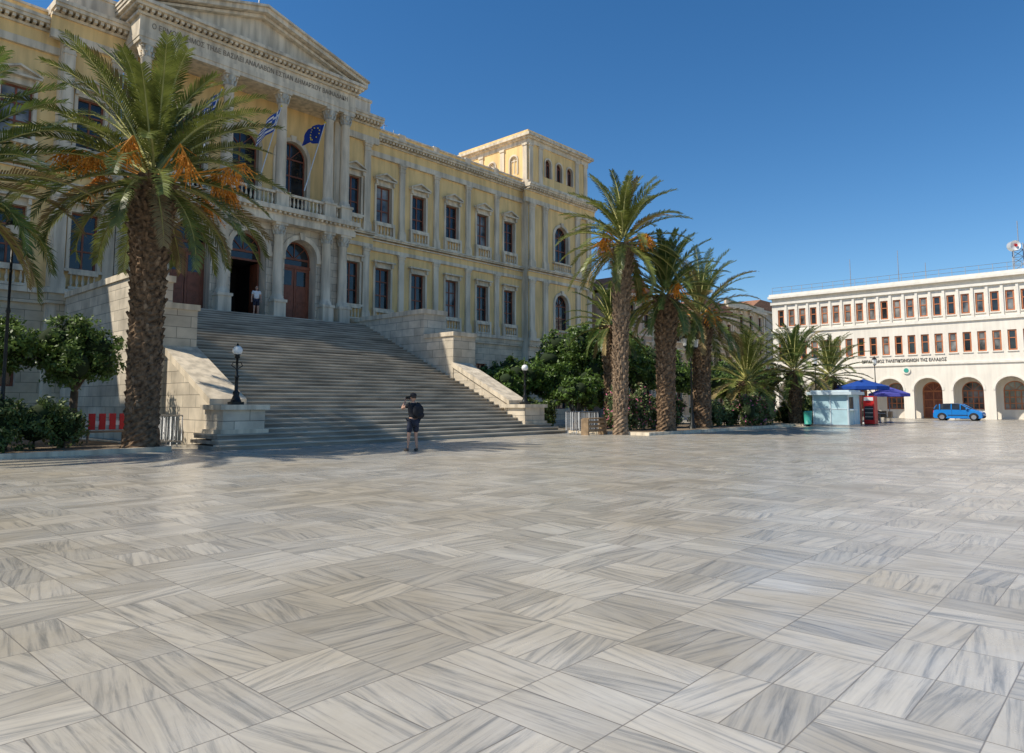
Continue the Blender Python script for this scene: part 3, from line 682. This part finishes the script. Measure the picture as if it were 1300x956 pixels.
for (z0,z1,a,b2) in ((5.3,9.3,6.35,8.25),(9.3,13.2,10.0,11.9)):
    po.poly('white',[(y_end,0,z0),(ua,0,z0),(ua,0,z1),(y_end,0,z1)]); po.poly('white',[(y_start-.4,0,z0),(y_start,0,z0),(y_start,0,z1),(y_start-.4,0,z1)])
    for k in range(nw):
        u0=ua+k*wp; c=u0+wp/2
        bay(po,'white',u0,u0+wp,z0,z1,c,.7,a,b2,False,.2,'white'); window(po,c,.7,a,b2,.15,fr='frame2',gl=RN.choice(('glass2','glass2','glass')),nh=(.35,),nv=0,t=.13)
        po.box('white2',c-.42,c+.42,-.02,.09,a-.1,a)
        if z0>9: po.box('white2',u0-.11,u0+.11,-.02,.12,9.62,12.5)
po.box('white2',y_end,y_start+.1,-.02,.12,5.25,5.45); po.box('white2',y_end,y_start+.1,-.02,.16,9.3,9.62); po.box('white2',y_end,y_start+.1,-.02,.22,12.5,12.75)
po.box('white2',y_end,y_start+.3,-1,.45,13.2,13.45); po.box('white2',y_end,y_start+.2,-.6,.3,13.45,13.7)
po.box('white',y_end+.01,y_start-.004,-18,-2.5,0,13.2); po.box('white',y_end+.01,y_start-.004,-2.5,-.5,5.32,13.2); po.box('white',y_start-.5,y_start-.002,-2.6,-.5,0,5.32)
k=y_start
while k>y_end:
    po.tube('steel',(k,-.2,13.7),(k,-.2,14.5),.025,n=4); k-=1.1
for z in (14.1,14.5): po.tube('steel',(y_start,-.2,z),(y_end,-.2,z),.022,n=4)
for u,h in ((24.5,3.6),(19.6,3.9),(17.0,2.2)): po.tube('steel',(u,-6,13.2),(u,-6,14.2+h),.05,.03,n=5)
mu=8.7
for du,dw in ((0,0),(.9,0),(0,.9),(.9,.9)): po.tube('steel',(mu+du,-8-dw,13.2),(mu+du,-8-dw,17.6),.05,n=4)
for j in range(6):
    z=13.4+j*.7
    po.tube('steel',(mu,-8,z),(mu+.9,-8,z+.7),.03,n=4); po.tube('steel',(mu+.9,-8,z),(mu,-8,z+.7),.03,n=4); po.tube('steel',(mu,-8,z),(mu+.9,-8,z),.03,n=4); po.tube('steel',(mu,-8,z),(mu,-8.9,z+.7),.03,n=4)
po.tube('globe',(mu+.5,-7.2,17.3),(mu+.9,-7.7,17.3),.5,.5,n=18); po.tube('red',(mu+.45,-7.14,17.3),(mu+.5,-7.2,17.3),.15,.15,n=12); po.tube('steel',(mu+.4,-8.4,17.5),(mu+.4,-8.4,20),.04)
po.tube('white2',(17.9,.02,4.75),(17.9,.12,4.75),.36,n=24,smooth=False); po.tube('green',(17.9,.12,4.75),(17.9,.15,4.75),.22,n=20,smooth=False)
post=po.finish('telecommunications_building',(78,15,0))
text('ΟΡΓΑΝΙΣΜΟΣ ΤΗΛΕΠΙΚΟΙΝΩΝΙΩΝ ΤΗΣ ΕΛΛΑΔΟΣ',.45,(XP-.03,18.2,5.72),(pi/2,0,-pi/2),'letter',post,'sign_lettering',7.6)
# ------------------------------------------------------------ background houses
def house(name,x0,x1,Y,h,floors,wall,trim='stone',roof=True,pitch=2.6,depth=10):
    b=MB(); b.T=lambda u,w,z:(u,Y-w,z)
    n=max(1,int((x1-x0)/pitch)); p=(x1-x0)/n; fh=h/floors
    for f in range(floors):
        for i in range(n):
            a=x0+i*p; c=a+p/2; z=f*fh
            bay(b,wall,a,a+p,z,z+fh,c,1.1,z+(.9 if f else .1),z+fh*.78,False,.25); window(b,c,1.1,z+(.9 if f else .1),z+fh*.78,.2,nh=(.35,))
            surround(b,c,1.1,z+(.9 if f else .1),z+fh*.78,trim,t=.14,p=.06,hood=1)
            if f==1: 
                b.box(trim,c-.9,c+.9,0,.6,z+.7,z+.8)
                for q in range(10): b.tube('iron',(c-.85+q*.19,.55,z+.8),(c-.85+q*.19,.55,z+1.7),.012,n=4)
                b.tube('iron',(c-.88,.55,z+1.7),(c+.88,.55,z+1.7),.02,n=4)
        b.box(trim,x0,x1,-.02,.12,f*fh-.001 if f else 0,f*fh+.2)
    for e in (x0+.2,x1-.2): b.box(trim,e-.22,e+.22,-.02,.14,.2,h-.4)
    b.box(trim,x0-.2,x1+.2,-.5,.4,h-.3,h)
    b.box(wall,x0+.004,x0+.25,-depth,-.003,0,h-.3); b.box(wall,x1-.25,x1-.004,-depth,-.003,0,h-.3); b.box(wall,x0+.25,x1-.25,-depth,-depth+.2,0,h-.3)
    if roof:
        b.prism('tile',[(x0-.1,h+.001),(x1+.1,h+.001),(x1-(x1-x0)*.25,h+1.5),(x0+(x1-x0)*.25,h+1.5)],-depth,.2)
    else: b.box(trim,x0,x1,-.25,.05,h,h+.7)
    b.finish(name,((x0+x1)/2,Y,0))
house('neoclassical_house',56.0,64.6,38.5,12.6,3,'rose')
house('neoclassical_house',64.7,73.5,38.2,11.0,3,'ochre',roof=False)
house('neoclassical_house',73.6,84,38.6,12.2,3,'grey')
house('neoclassical_house',85,97,40,14.2,4,'ochre',roof=False)
house('neoclassical_house',97.1,110,42,15.2,4,'grey')
house('stone_house',60,70,52,16,4,'grey')
# ------------------------------------------------------------ flags
def flag(base,tip,out,w,h,kind):
    b=MB()
    a=Vector(base); t=Vector(tip); b.tube('whitec',a,t,.035,.025,n=8); b.ball('yel',tuple(t),.06,8,6)
    d=(a-t).normalized(); nx,ny=22,18
    out=Vector(out).normalized()
    def P(i,j):
        u=i/nx; v=j/ny
        p=t+d*(.1+v*h*(1-.2*u))
        fold=.13*math.sin(u*12+v*4)*min(1,u*3)+.08*math.sin(u*6+v*8)*u
        return p+out*(u*w*.85)+Vector((.06*math.sin(u*9),fold,-.2*w*u*u))
    for i in range(nx):
        for j in range(ny):
            if kind=='gr':
                s=int((j+.5)/ny*9); m='flagb' if s%2==0 else 'flagw'
                if (i+.5)/nx<.38 and (j+.5)/ny<.556:
                    m='flagb'
                    if s==2 or abs((i+.5)/nx-.19)<.035: m='flagw'
            else: m='flage'
            b.add(m,[tuple(P(i,j)),tuple(P(i+1,j)),tuple(P(i+1,j+1)),tuple(P(i,j+1))],[(0,1,2,3)],True)
    if kind=='eu':
        for k in range(12):
            a2=2*pi*k/12; c=P(11+5*math.cos(a2),9+6*math.sin(a2)); 
            b.ball('yel',(c.x,c.y-.03,c.z),.04,6,4)
    b.finish('greek_flag' if kind=='gr' else 'european_flag',tuple(a))
flag((22.2,37.2,14.3),(22.9,36.2,18.5),(-.9,-.1,-.3),1.6,1.25,'eu')
flag((19.3,37.2,14.3),(20.0,36.2,18.6),(-.75,-.1,-.75),2.2,1.35,'gr')
flag((15.8,37.2,14.3),(16.5,36.2,18.5),(-.7,-.1,-.75),2.1,1.3,'gr')
# ------------------------------------------------------------ crowd barriers
def barrier(x,y,ang,L=2.2):
    b=MB(); ca,sa=math.cos(ang),math.sin(ang)
    b.T=lambda u,w,z:(x+u*ca-w*sa,y+u*sa+w*ca,z)
    for z in (.2,1.08): b.tube('steel',(-L/2,0,z),(L/2,0,z),.02)
    for s in (-1,1): 
        b.tube('steel',(s*L/2,0,.2),(s*L/2,0,1.08),.02); b.tube('steel',(s*L*.35,-.3,.02),(s*L*.35,.3,.02),.018); b.tube('steel',(s*L*.35,0,.02),(s*L*.35,0,.2),.018)
    k=int(L/.13)
    for i in range(1,k): u=-L/2+L*i/k; b.tube('steel',(u,0,.2),(u,0,1.08),.008,n=4)
    b.finish('crowd_barrier',(x,y,.0))
barrier(9.9,25.4,.15,1.0); barrier(9.9,25.8,.1,1.0); barrier(9.9,26.3,.22,1.0); barrier(9.9,24.9,.05,1.0)
barrier(28.0,20.4,.1,1.8); barrier(28.0,20.7,.0,1.8); barrier(28.1,21.0,.12,1.8); barrier(28.0,21.4,.3,1.8)
b=MB()
for i in range(4): b.box('red',8.0+i*.32,8.2+i*.32,26.6,26.66,.6,1.15)
b.box('whitec',7.9,9.2,26.61,26.65,.75,.9); b.box('wood',7.9,9.2,26.62,26.7,.5,.56)
for xx in (8.0,9.1): b.tube('wood',(xx,26.66,0),(xx,26.66,.55),.04)
b.finish('warning_board',(8.5,26.6,0))
b=MB()
for j in range(3):
    b.box('wood',27.0,28.4,19.7,19.8,.15+j*.2,.27+j*.2)
b.box('wood',26.95,27.05,19.68,20.1,0,.75); b.box('wood',28.35,28.45,19.68,20.1,0,.75); b.box('wood',27.05,28.35,19.7,20.1,.75,.8)
b.finish('wooden_crate',(27.7,19.9,0))
# ------------------------------------------------------------ kiosk, parasols, stall
b=MB(); kx,ky=49.2,15.6
b.box('kiosk',kx-1.1,kx+1.1,ky-1.1,ky+1.1,.12,2.05); b.box('steel',kx-1.15,kx+1.15,ky-1.15,ky+1.15,0,.12)
b.box('kioskr',kx-1.4,kx+1.4,ky-1.4,ky+1.4,2.05,2.25); b.box('kioskr',kx-1.2,kx+1.2,ky-1.2,ky+1.2,2.25,2.35)
for s in (-1,0,1): b.box('kioskr',kx+s*1.08-.04,kx+s*1.08+.04,ky-1.14,ky-1.08,.12,2.05); b.box('kioskr',kx-1.14,kx-1.08,ky+s*1.08-.04,ky+s*1.08+.04,.12,2.05)
b.box('glass',kx-1.0,kx-.1,ky-1.115,ky-1.09,1.15,1.9); b.box('kioskr',kx-1.12,kx-1.09,ky-1,ky+1,1.1,1.16)
b.box('kioskr',kx-1.05,kx-.05,ky-1.4,ky-1.09,1.05,1.1)
b.finish('street_kiosk',(kx,ky,0))
def fridge(x,y):
    b=MB(); b.box('red',x-.4,x+.4,y-.35,y+.35,.08,2.0); b.box('glass',x-.42,x-.4,y-.28,y+.28,.35,1.3); b.box('whitec',x-.425,x-.4,y-.3,y+.3,1.68,1.92); b.box('iron',x-.38,x+.38,y-.33,y+.33,0,.08)
    for k in range(3): b.box('whitec',x-.428,x-.42,y-.27,y+.27,.55+k*.28,.57+k*.28)
    b.finish('drinks_fridge',(x,y,0))
fridge(53.2,15.6); fridge(53.3,14.6); fridge(53.3,16.6)
def parasol(x,y,h,r,mat='umb'):
    b=MB(); b.tube('steel',(x,y,0),(x,y,h),.03,n=8); b.lathe('steel',x,y,[(.28,0),(.28,.06),(.05,.1)],12)
    n=8; V=[(x,y,h)]; 
    for i in range(n): a=2*pi*i/n; V.append((x+r*math.cos(a),y+r*math.sin(a),h-.55))
    for i in range(n): a=2*pi*i/n; V.append((x+r*1.0*math.cos(a),y+r*1.0*math.sin(a),h-.78))
    b.add(mat,V,[(0,1+i,1+(i+1)%n) for i in range(n)]+[(1+i,1+(i+1)%n,1+n+(i+1)%n,1+n+i) for i in range(n)])
    for i in range(n): a=2*pi*i/n; b.tube('steel',(x,y,h-.75),(x+r*.6*math.cos(a),y+r*.6*math.sin(a),h-.36),.01,n=4)
    b.ball('steel',(x,y,h+.04),.05,6,5); b.finish('cafe_parasol',(x,y,0))
parasol(56.8,16.0,3.3,1.8,'flagb'); parasol(60.5,15.2,2.8,1.5); parasol(58.5,18.2,3.0,1.6)
def tableset(x,y):
    b=MB(); b.lathe('steel',x,y,[(.3,0),(.04,.05),(.03,.72),(.38,.73),(.38,.76)],12)
    for a in (0,2.1,4.2):
        cx,cy=x+.75*math.cos(a),y+.75*math.sin(a)
        b.box('wood',cx-.2,cx+.2,cy-.2,cy+.2,.43,.47); b.box('wood',cx+.2*math.cos(a)-.2*abs(math.sin(a))-.02,cx+.2*math.cos(a)+.2*abs(math.sin(a))+.02,cy+.2*math.sin(a)-.2*abs(math.cos(a))-.02,cy+.2*math.sin(a)+.2*abs(math.cos(a))+.02,.47,.9)
        for s in (-1,1):
            for t in (-1,1): b.tube('wood',(cx+s*.18,cy+t*.18,0),(cx+s*.18,cy+t*.18,.43),.018,n=4)
    b.finish('cafe_table',(x,y,0))
tableset(57.8,15.2); tableset(61.6,16.6)
def bin_(x,y):
    b=MB(); b.lathe('green',x,y,[(.22,.15),(.26,.9),(.28,.92),(.24,1.0)],12); b.lathe('iron',x,y,[(.15,0),(.1,.15)],10); b.finish('litter_bin',(x,y,0))
bin_(46.8,16.6)
# ------------------------------------------------------------ car
def car(x,y,paint='carb'):
    b=MB(); b.T=lambda u,w,z:(x+w,y-u,z)
    S=[(1.86,.34,.58,.60,.66,.58),(1.78,.22,.68,.74,.78,.70),(1.3,.2,.84,.90,.84,.74),(.95,.2,.90,1.0,.84,.74),(.25,.2,.93,1.42,.84,.60),(-.35,.2,.95,1.49,.84,.60),(-1.05,.2,.95,1.47,.84,.60),(-1.55,.2,.94,1.36,.83,.58),(-1.76,.22,.90,1.02,.80,.68),(-1.84,.32,.62,.68,.74,.66)]
    for (a,c) in zip(S[:-1],S[1:]):
        def pts(q): u,zb,zl,zt,h,ht=q; return [(u,-h,zb),(u,-h,zl),(u,-ht,zt),(u,ht,zt),(u,h,zl),(u,h,zb)]
        A,Bq=pts(a),pts(c); cab=a[3]-a[2]>.2 or c[3]-c[2]>.2; both=a[3]-a[2]>.2 and c[3]-c[2]>.2
        for i in range(5):
            m=paint
            if i in (1,3) and cab: m='glass'
            if i==2 and cab and not both: m='glass'
            b.add(m,[A[i],A[i+1],Bq[i+1],Bq[i]],[(0,1,2,3)],False)
    for q in (S[0],S[-1]): u,zb,zl,zt,h,ht=q; b.poly(paint,[(u,-h,zb),(u,-h,zl),(u,-ht,zt),(u,ht,zt),(u,h,zl),(u,h,zb)])
    b.box('tyre',-1.7,1.7,-.78,.78,.19,.25)
    for s in (-1,1):
        for u in (1.2,-1.15):
            b.tube('tyre',(u,s*.66,.31),(u,s*.86,.31),.31,n=20); b.tube('alloy',(u,s*.855,.31),(u,s*.872,.31),.19,n=12,smooth=False)
            P=[(u+.37*math.cos(pi*i/10),.31+.37*math.sin(pi*i/10)) for i in range(11)]
            for i in range(10):
                b.add('tyre',[(P[i][0],s*.846,P[i][1]),(P[i+1][0],s*.846,P[i+1][1]),(u,s*.846,.31)],[(0,1,2)])
        for u0 in (.25,-.42,-1.3):
            b.tube(paint,(u0,s*.845,.93),(u0-.03,s*.61,1.42),.045,n=5)
        b.tube(paint,(.95,s*.80,.96),(.25,s*.60,1.42),.04,n=5); b.tube(paint,(-1.55,s*.585,1.36),(-1.76,s*.70,1.0),.06,n=5)
        b.ball(paint,(.72,s*.93,1.0),(.09,.09,.07),8,6)
        b.ball('lampw',(1.68,s*.62,.70),(.14,.12,.08),8,6); b.box('lampr',-1.84,-1.74,s*.66-.1,s*.66+.1,.66,.9)
        b.box('tyre',-.72,.78,s*.842-.01,s*.842+.01,.44,.50)
        for u0 in (.72,-.40): b.box('tyre',u0-.008,u0+.008,s*.841-.004,s*.841+.004,.3,.92)
    b.box('tyre',1.8,1.88,-.55,.55,.32,.46); b.box('whitec',-1.88,-1.83,-.25,.25,.5,.6); b.box('whitec',1.87,1.89,-.25,.25,.42,.52)
    b.finish('parked_car',(x,y,0))
car(71.6,12.5)
# ------------------------------------------------------------ people
def skinmesh(name,pts,edges,rad,mat,parent,sub=2):
    me=bpy.data.meshes.new(name); me.from_pydata([tuple(p) for p in pts],edges,[]); me.materials.append(M[mat])
    o=bpy.data.objects.new(name,me); child(o,parent)
    o.modifiers.new('skin','SKIN'); 
    lay=me.skin_vertices[0].data if len(me.skin_vertices) else None
    if lay:
        for i,r in enumerate(rad):
            lay[i].radius=(r,r) if not hasattr(r,'__len__') else r
        lay[0].use_root=True
    o.modifiers['skin'].use_smooth_shade=True
    s=o.modifiers.new('sub','SUBSURF'); s.levels=sub; s.render_levels=sub
    return o
def person(x,y,z,facing,H,pose,shirt,shorts,hat=False,bag=False,sleeves=.55,name='standing_person'):
    k=H/1.8; e=bpy.data.objects.new(name,None); e.location=(x,y,z); scene.collection.objects.link(e)
    ca,sa=math.cos(facing),math.sin(facing)
    def W(p):
        px,py,pz=[v*k for v in p]; return Vector((x+py*ca+px*sa,y+py*sa-px*ca,z+pz))
    J=dict(pel=(0,0,.97),sp=(0,.0,1.15),ch=(0,.0,1.34),nk=(0,0,1.50),hd=(0,.02,1.58))
    for s,t in ((-1,'l'),(1,'r')):
        J['sh'+t]=(s*.185,0,1.44); J['hp'+t]=(s*.095,0,.92); J['kn'+t]=(s*.11,.03,.50); J['an'+t]=(s*.12,-.02,.09)
        if pose=='photo': J['el'+t]=(s*.30,.20,1.33); J['wr'+t]=(s*.11,.36,1.555)
        else: J['el'+t]=(s*.26,-.02,1.15); J['wr'+t]=(s*.27,.10,.92)
    if pose=='photo': J['knl']=(-.13,.05,.50); J['anl']=(-.15,.06,.09)
    names=['pel','sp','ch','nk','hd','shl','ell','wrl','shr','elr','wrr','hpl','knl','anl','hpr','knr','anr']
    rad=[.13,.12,.14,.055,.06,.062,.044,.028,.062,.044,.028,.088,.056,.036,.088,.056,.036]
    ed=[(0,1),(1,2),(2,3),(3,4),(2,5),(5,6),(6,7),(2,8),(8,9),(9,10),(0,11),(11,12),(12,13),(0,14),(14,15),(15,16)]
    skinmesh('body',[W(J[q]) for q in names],ed,[r*k for r in rad],'skin',e)
    lerp=lambda a,b,f: tuple(a[i]+(b[i]-a[i])*f for i in range(3))
    sp=[J['pel'],J['sp'],J['ch'],(0,0,1.46),J['shl'],lerp(J['shl'],J['ell'],sleeves),J['shr'],lerp(J['shr'],J['elr'],sleeves)]
    skinmesh('shirt',[W(q) for q in sp],[(0,1),(1,2),(2,3),(2,4),(4,5),(2,6),(6,7)],[k*r for r in (.165,.15,.17,.075,.085,.072,.085,.072)],shirt,e)
    sh=[J['pel'],J['hpl'],lerp(J['hpl'],J['knl'],.85),J['hpr'],lerp(J['hpr'],J['knr'],.85)]
    skinmesh('shorts',[W(q) for q in sh],[(0,1),(1,2),(0,3),(3,4)],[k*r for r in (.15,.115,.095,.115,.095)],shorts,e)
    for t,s in (('l',-1),('r',1)):
        a=J['an'+t]; skinmesh('shoe_'+t,[W((a[0],a[1]-.03,.055)),W((a[0]+s*.015,a[1]+.09,.05)),W((a[0]+s*.025,a[1]+.19,.035))],[(0,1),(1,2)],[k*.05,k*.046,k*.036],'shoe',e)
        w=Vector(J['wr'+t]); 
        d=(Vector(J['wr'+t])-Vector(J['el'+t])).normalized()
        if pose=='photo': d=Vector((-s*.45,.35,.75)).normalized()
        side=d.cross(Vector((0,1,0))).normalized() if abs(d.y)<.9 else Vector((1,0,0))
        skinmesh('palm_'+t,[W(w),W(w+d*.05),W(w+d*.085)],[(0,1),(1,2)],[k*.026,(k*.038,k*.02),(k*.036,k*.018)],'skin',e)
        for f in range(4):
            o=side*(f-1.5)*.019; l=(.068,.078,.074,.058)[f]; b0=w+d*.085+o; cur=Vector((0,.35,0))
            skinmesh('finger',[W(b0-d*.02),W(b0+d*l*.5),W(b0+(d+cur*.5)*l)],[(0,1),(1,2)],[k*.0095,k*.009,k*.0075],'skin',e,1)
        skinmesh('thumb',[W(w+d*.03),W(w+d*.05-side*s*.045),W(w+d*.085-side*s*.055)],[(0,1),(1,2)],[k*.012,k*.011,k*.009],'skin',e,1)
    hb=MB(); hb.T=lambda a,b_,c: tuple(W((a,b_,c)))
    hb.ball('skin',(0,.03,1.675),(.076,.095,.118),18,14); hb.ball('skin',(0,.055,1.615),(.052,.06,.05),12,8)
    hb.tube('skin',(0,.115,1.70),(0,.14,1.655),.010,.017,n=6); hb.ball('skin',(0,.132,1.655),.016,8,6)
    for s in (-1,1):
        hb.ball('skin',(s*.078,.02,1.67),(.012,.022,.033),8,6); hb.ball('whitec',(s*.03,.112,1.685),.012,8,6); hb.ball('hair',(s*.03,.122,1.685),.006,6,5)
        hb.box('hair',s*.03-.018,s*.03+.018,.112,.122,1.705,1.712)
    hb.box('red',-.022,.022,.108,.118,1.625,1.632)
    hb.ball('hair',(0,.008,1.695),(.087,.098,.112),16,12,zmin=-.35)
    if hat:
        hb.lathe('black',0,.02,[(.098,1.715),(.102,1.73),(.095,1.79),(.06,1.825),(0,1.835)],16)
        hb.box('black',-.07,.07,.08,.2,1.715,1.728)
    if bag:
        hb.ball('black',(.08,-.17,1.27),(.19,.10,.21),14,10); hb.ball('black',(.13,-.2,1.13),(.15,.08,.11),12,8)
        hb.tube('black',(.14,-.12,1.42),(.15,.02,1.53),.016); hb.tube('black',(-.14,-.12,1.42),(-.15,.02,1.53),.016)
    if pose=='photo':
        hb.box('iron',-.065,.065,.33,.40,1.64,1.72); hb.tube('iron',(0,.40,1.68),(0,.46,1.68),.035,n=12)
    hb.finish(name,parent=e)
person(14.3,17.2,0,math.radians(78),1.80,'photo','black','navy',hat=True,bag=True)
person(19.2,36.9,6.4,math.radians(-110),1.68,'stand','whitec','navy',name='standing_tourist')
# ------------------------------------------------------------ camera, light, sky
cam=bpy.data.cameras.new('camera'); co=bpy.data.objects.new('camera',cam); scene.collection.objects.link(co); scene.camera=co
co.location=(0,0,1.5); co.rotation_euler=(math.radians(95.07),0,math.radians(42.3-90))
cam.sensor_width=36; cam.lens=890/1300*36; cam.shift_y=-45/1300; cam.clip_end=6000; cam.clip_start=.1
el=math.radians(50); hx,hy=.86,-.50; l=math.hypot(hx,hy); hx/=l; hy/=l
sd=bpy.data.lights.new('sun','SUN'); sd.energy=5.0; sd.angle=math.radians(.53); sd.color=(1,.93,.80)
so=bpy.data.objects.new('sun',sd); scene.collection.objects.link(so)
so.rotation_euler=Vector((hx*math.cos(el),hy*math.cos(el),-math.sin(el))).to_track_quat('-Z','Y').to_euler()
w=bpy.data.worlds.new('World'); scene.world=w; w.use_nodes=True; nt=w.node_tree
bg=nt.nodes['Background']; sky=nt.nodes.new('ShaderNodeTexSky'); sky.sky_type='NISHITA'; sky.sun_disc=False
sky.sun_elevation=el; sky.sun_rotation=math.atan2(-hx,-hy)%(2*pi); sky.altitude=400; sky.air_density=1.0; sky.dust_density=.1; sky.ozone_density=3.0
hs=nt.nodes.new('ShaderNodeHueSaturation'); hs.inputs['Saturation'].default_value=1.28
nt.links.new(sky.outputs[0],hs.inputs['Color']); nt.links.new(hs.outputs[0],bg.inputs[0]); bg.inputs[1].default_value=.13
scene.view_settings.view_transform='Standard'; scene.view_settings.look='None'; scene.view_settings.exposure=0
print('faces',sum(len(m.polygons) for m in bpy.data.meshes))
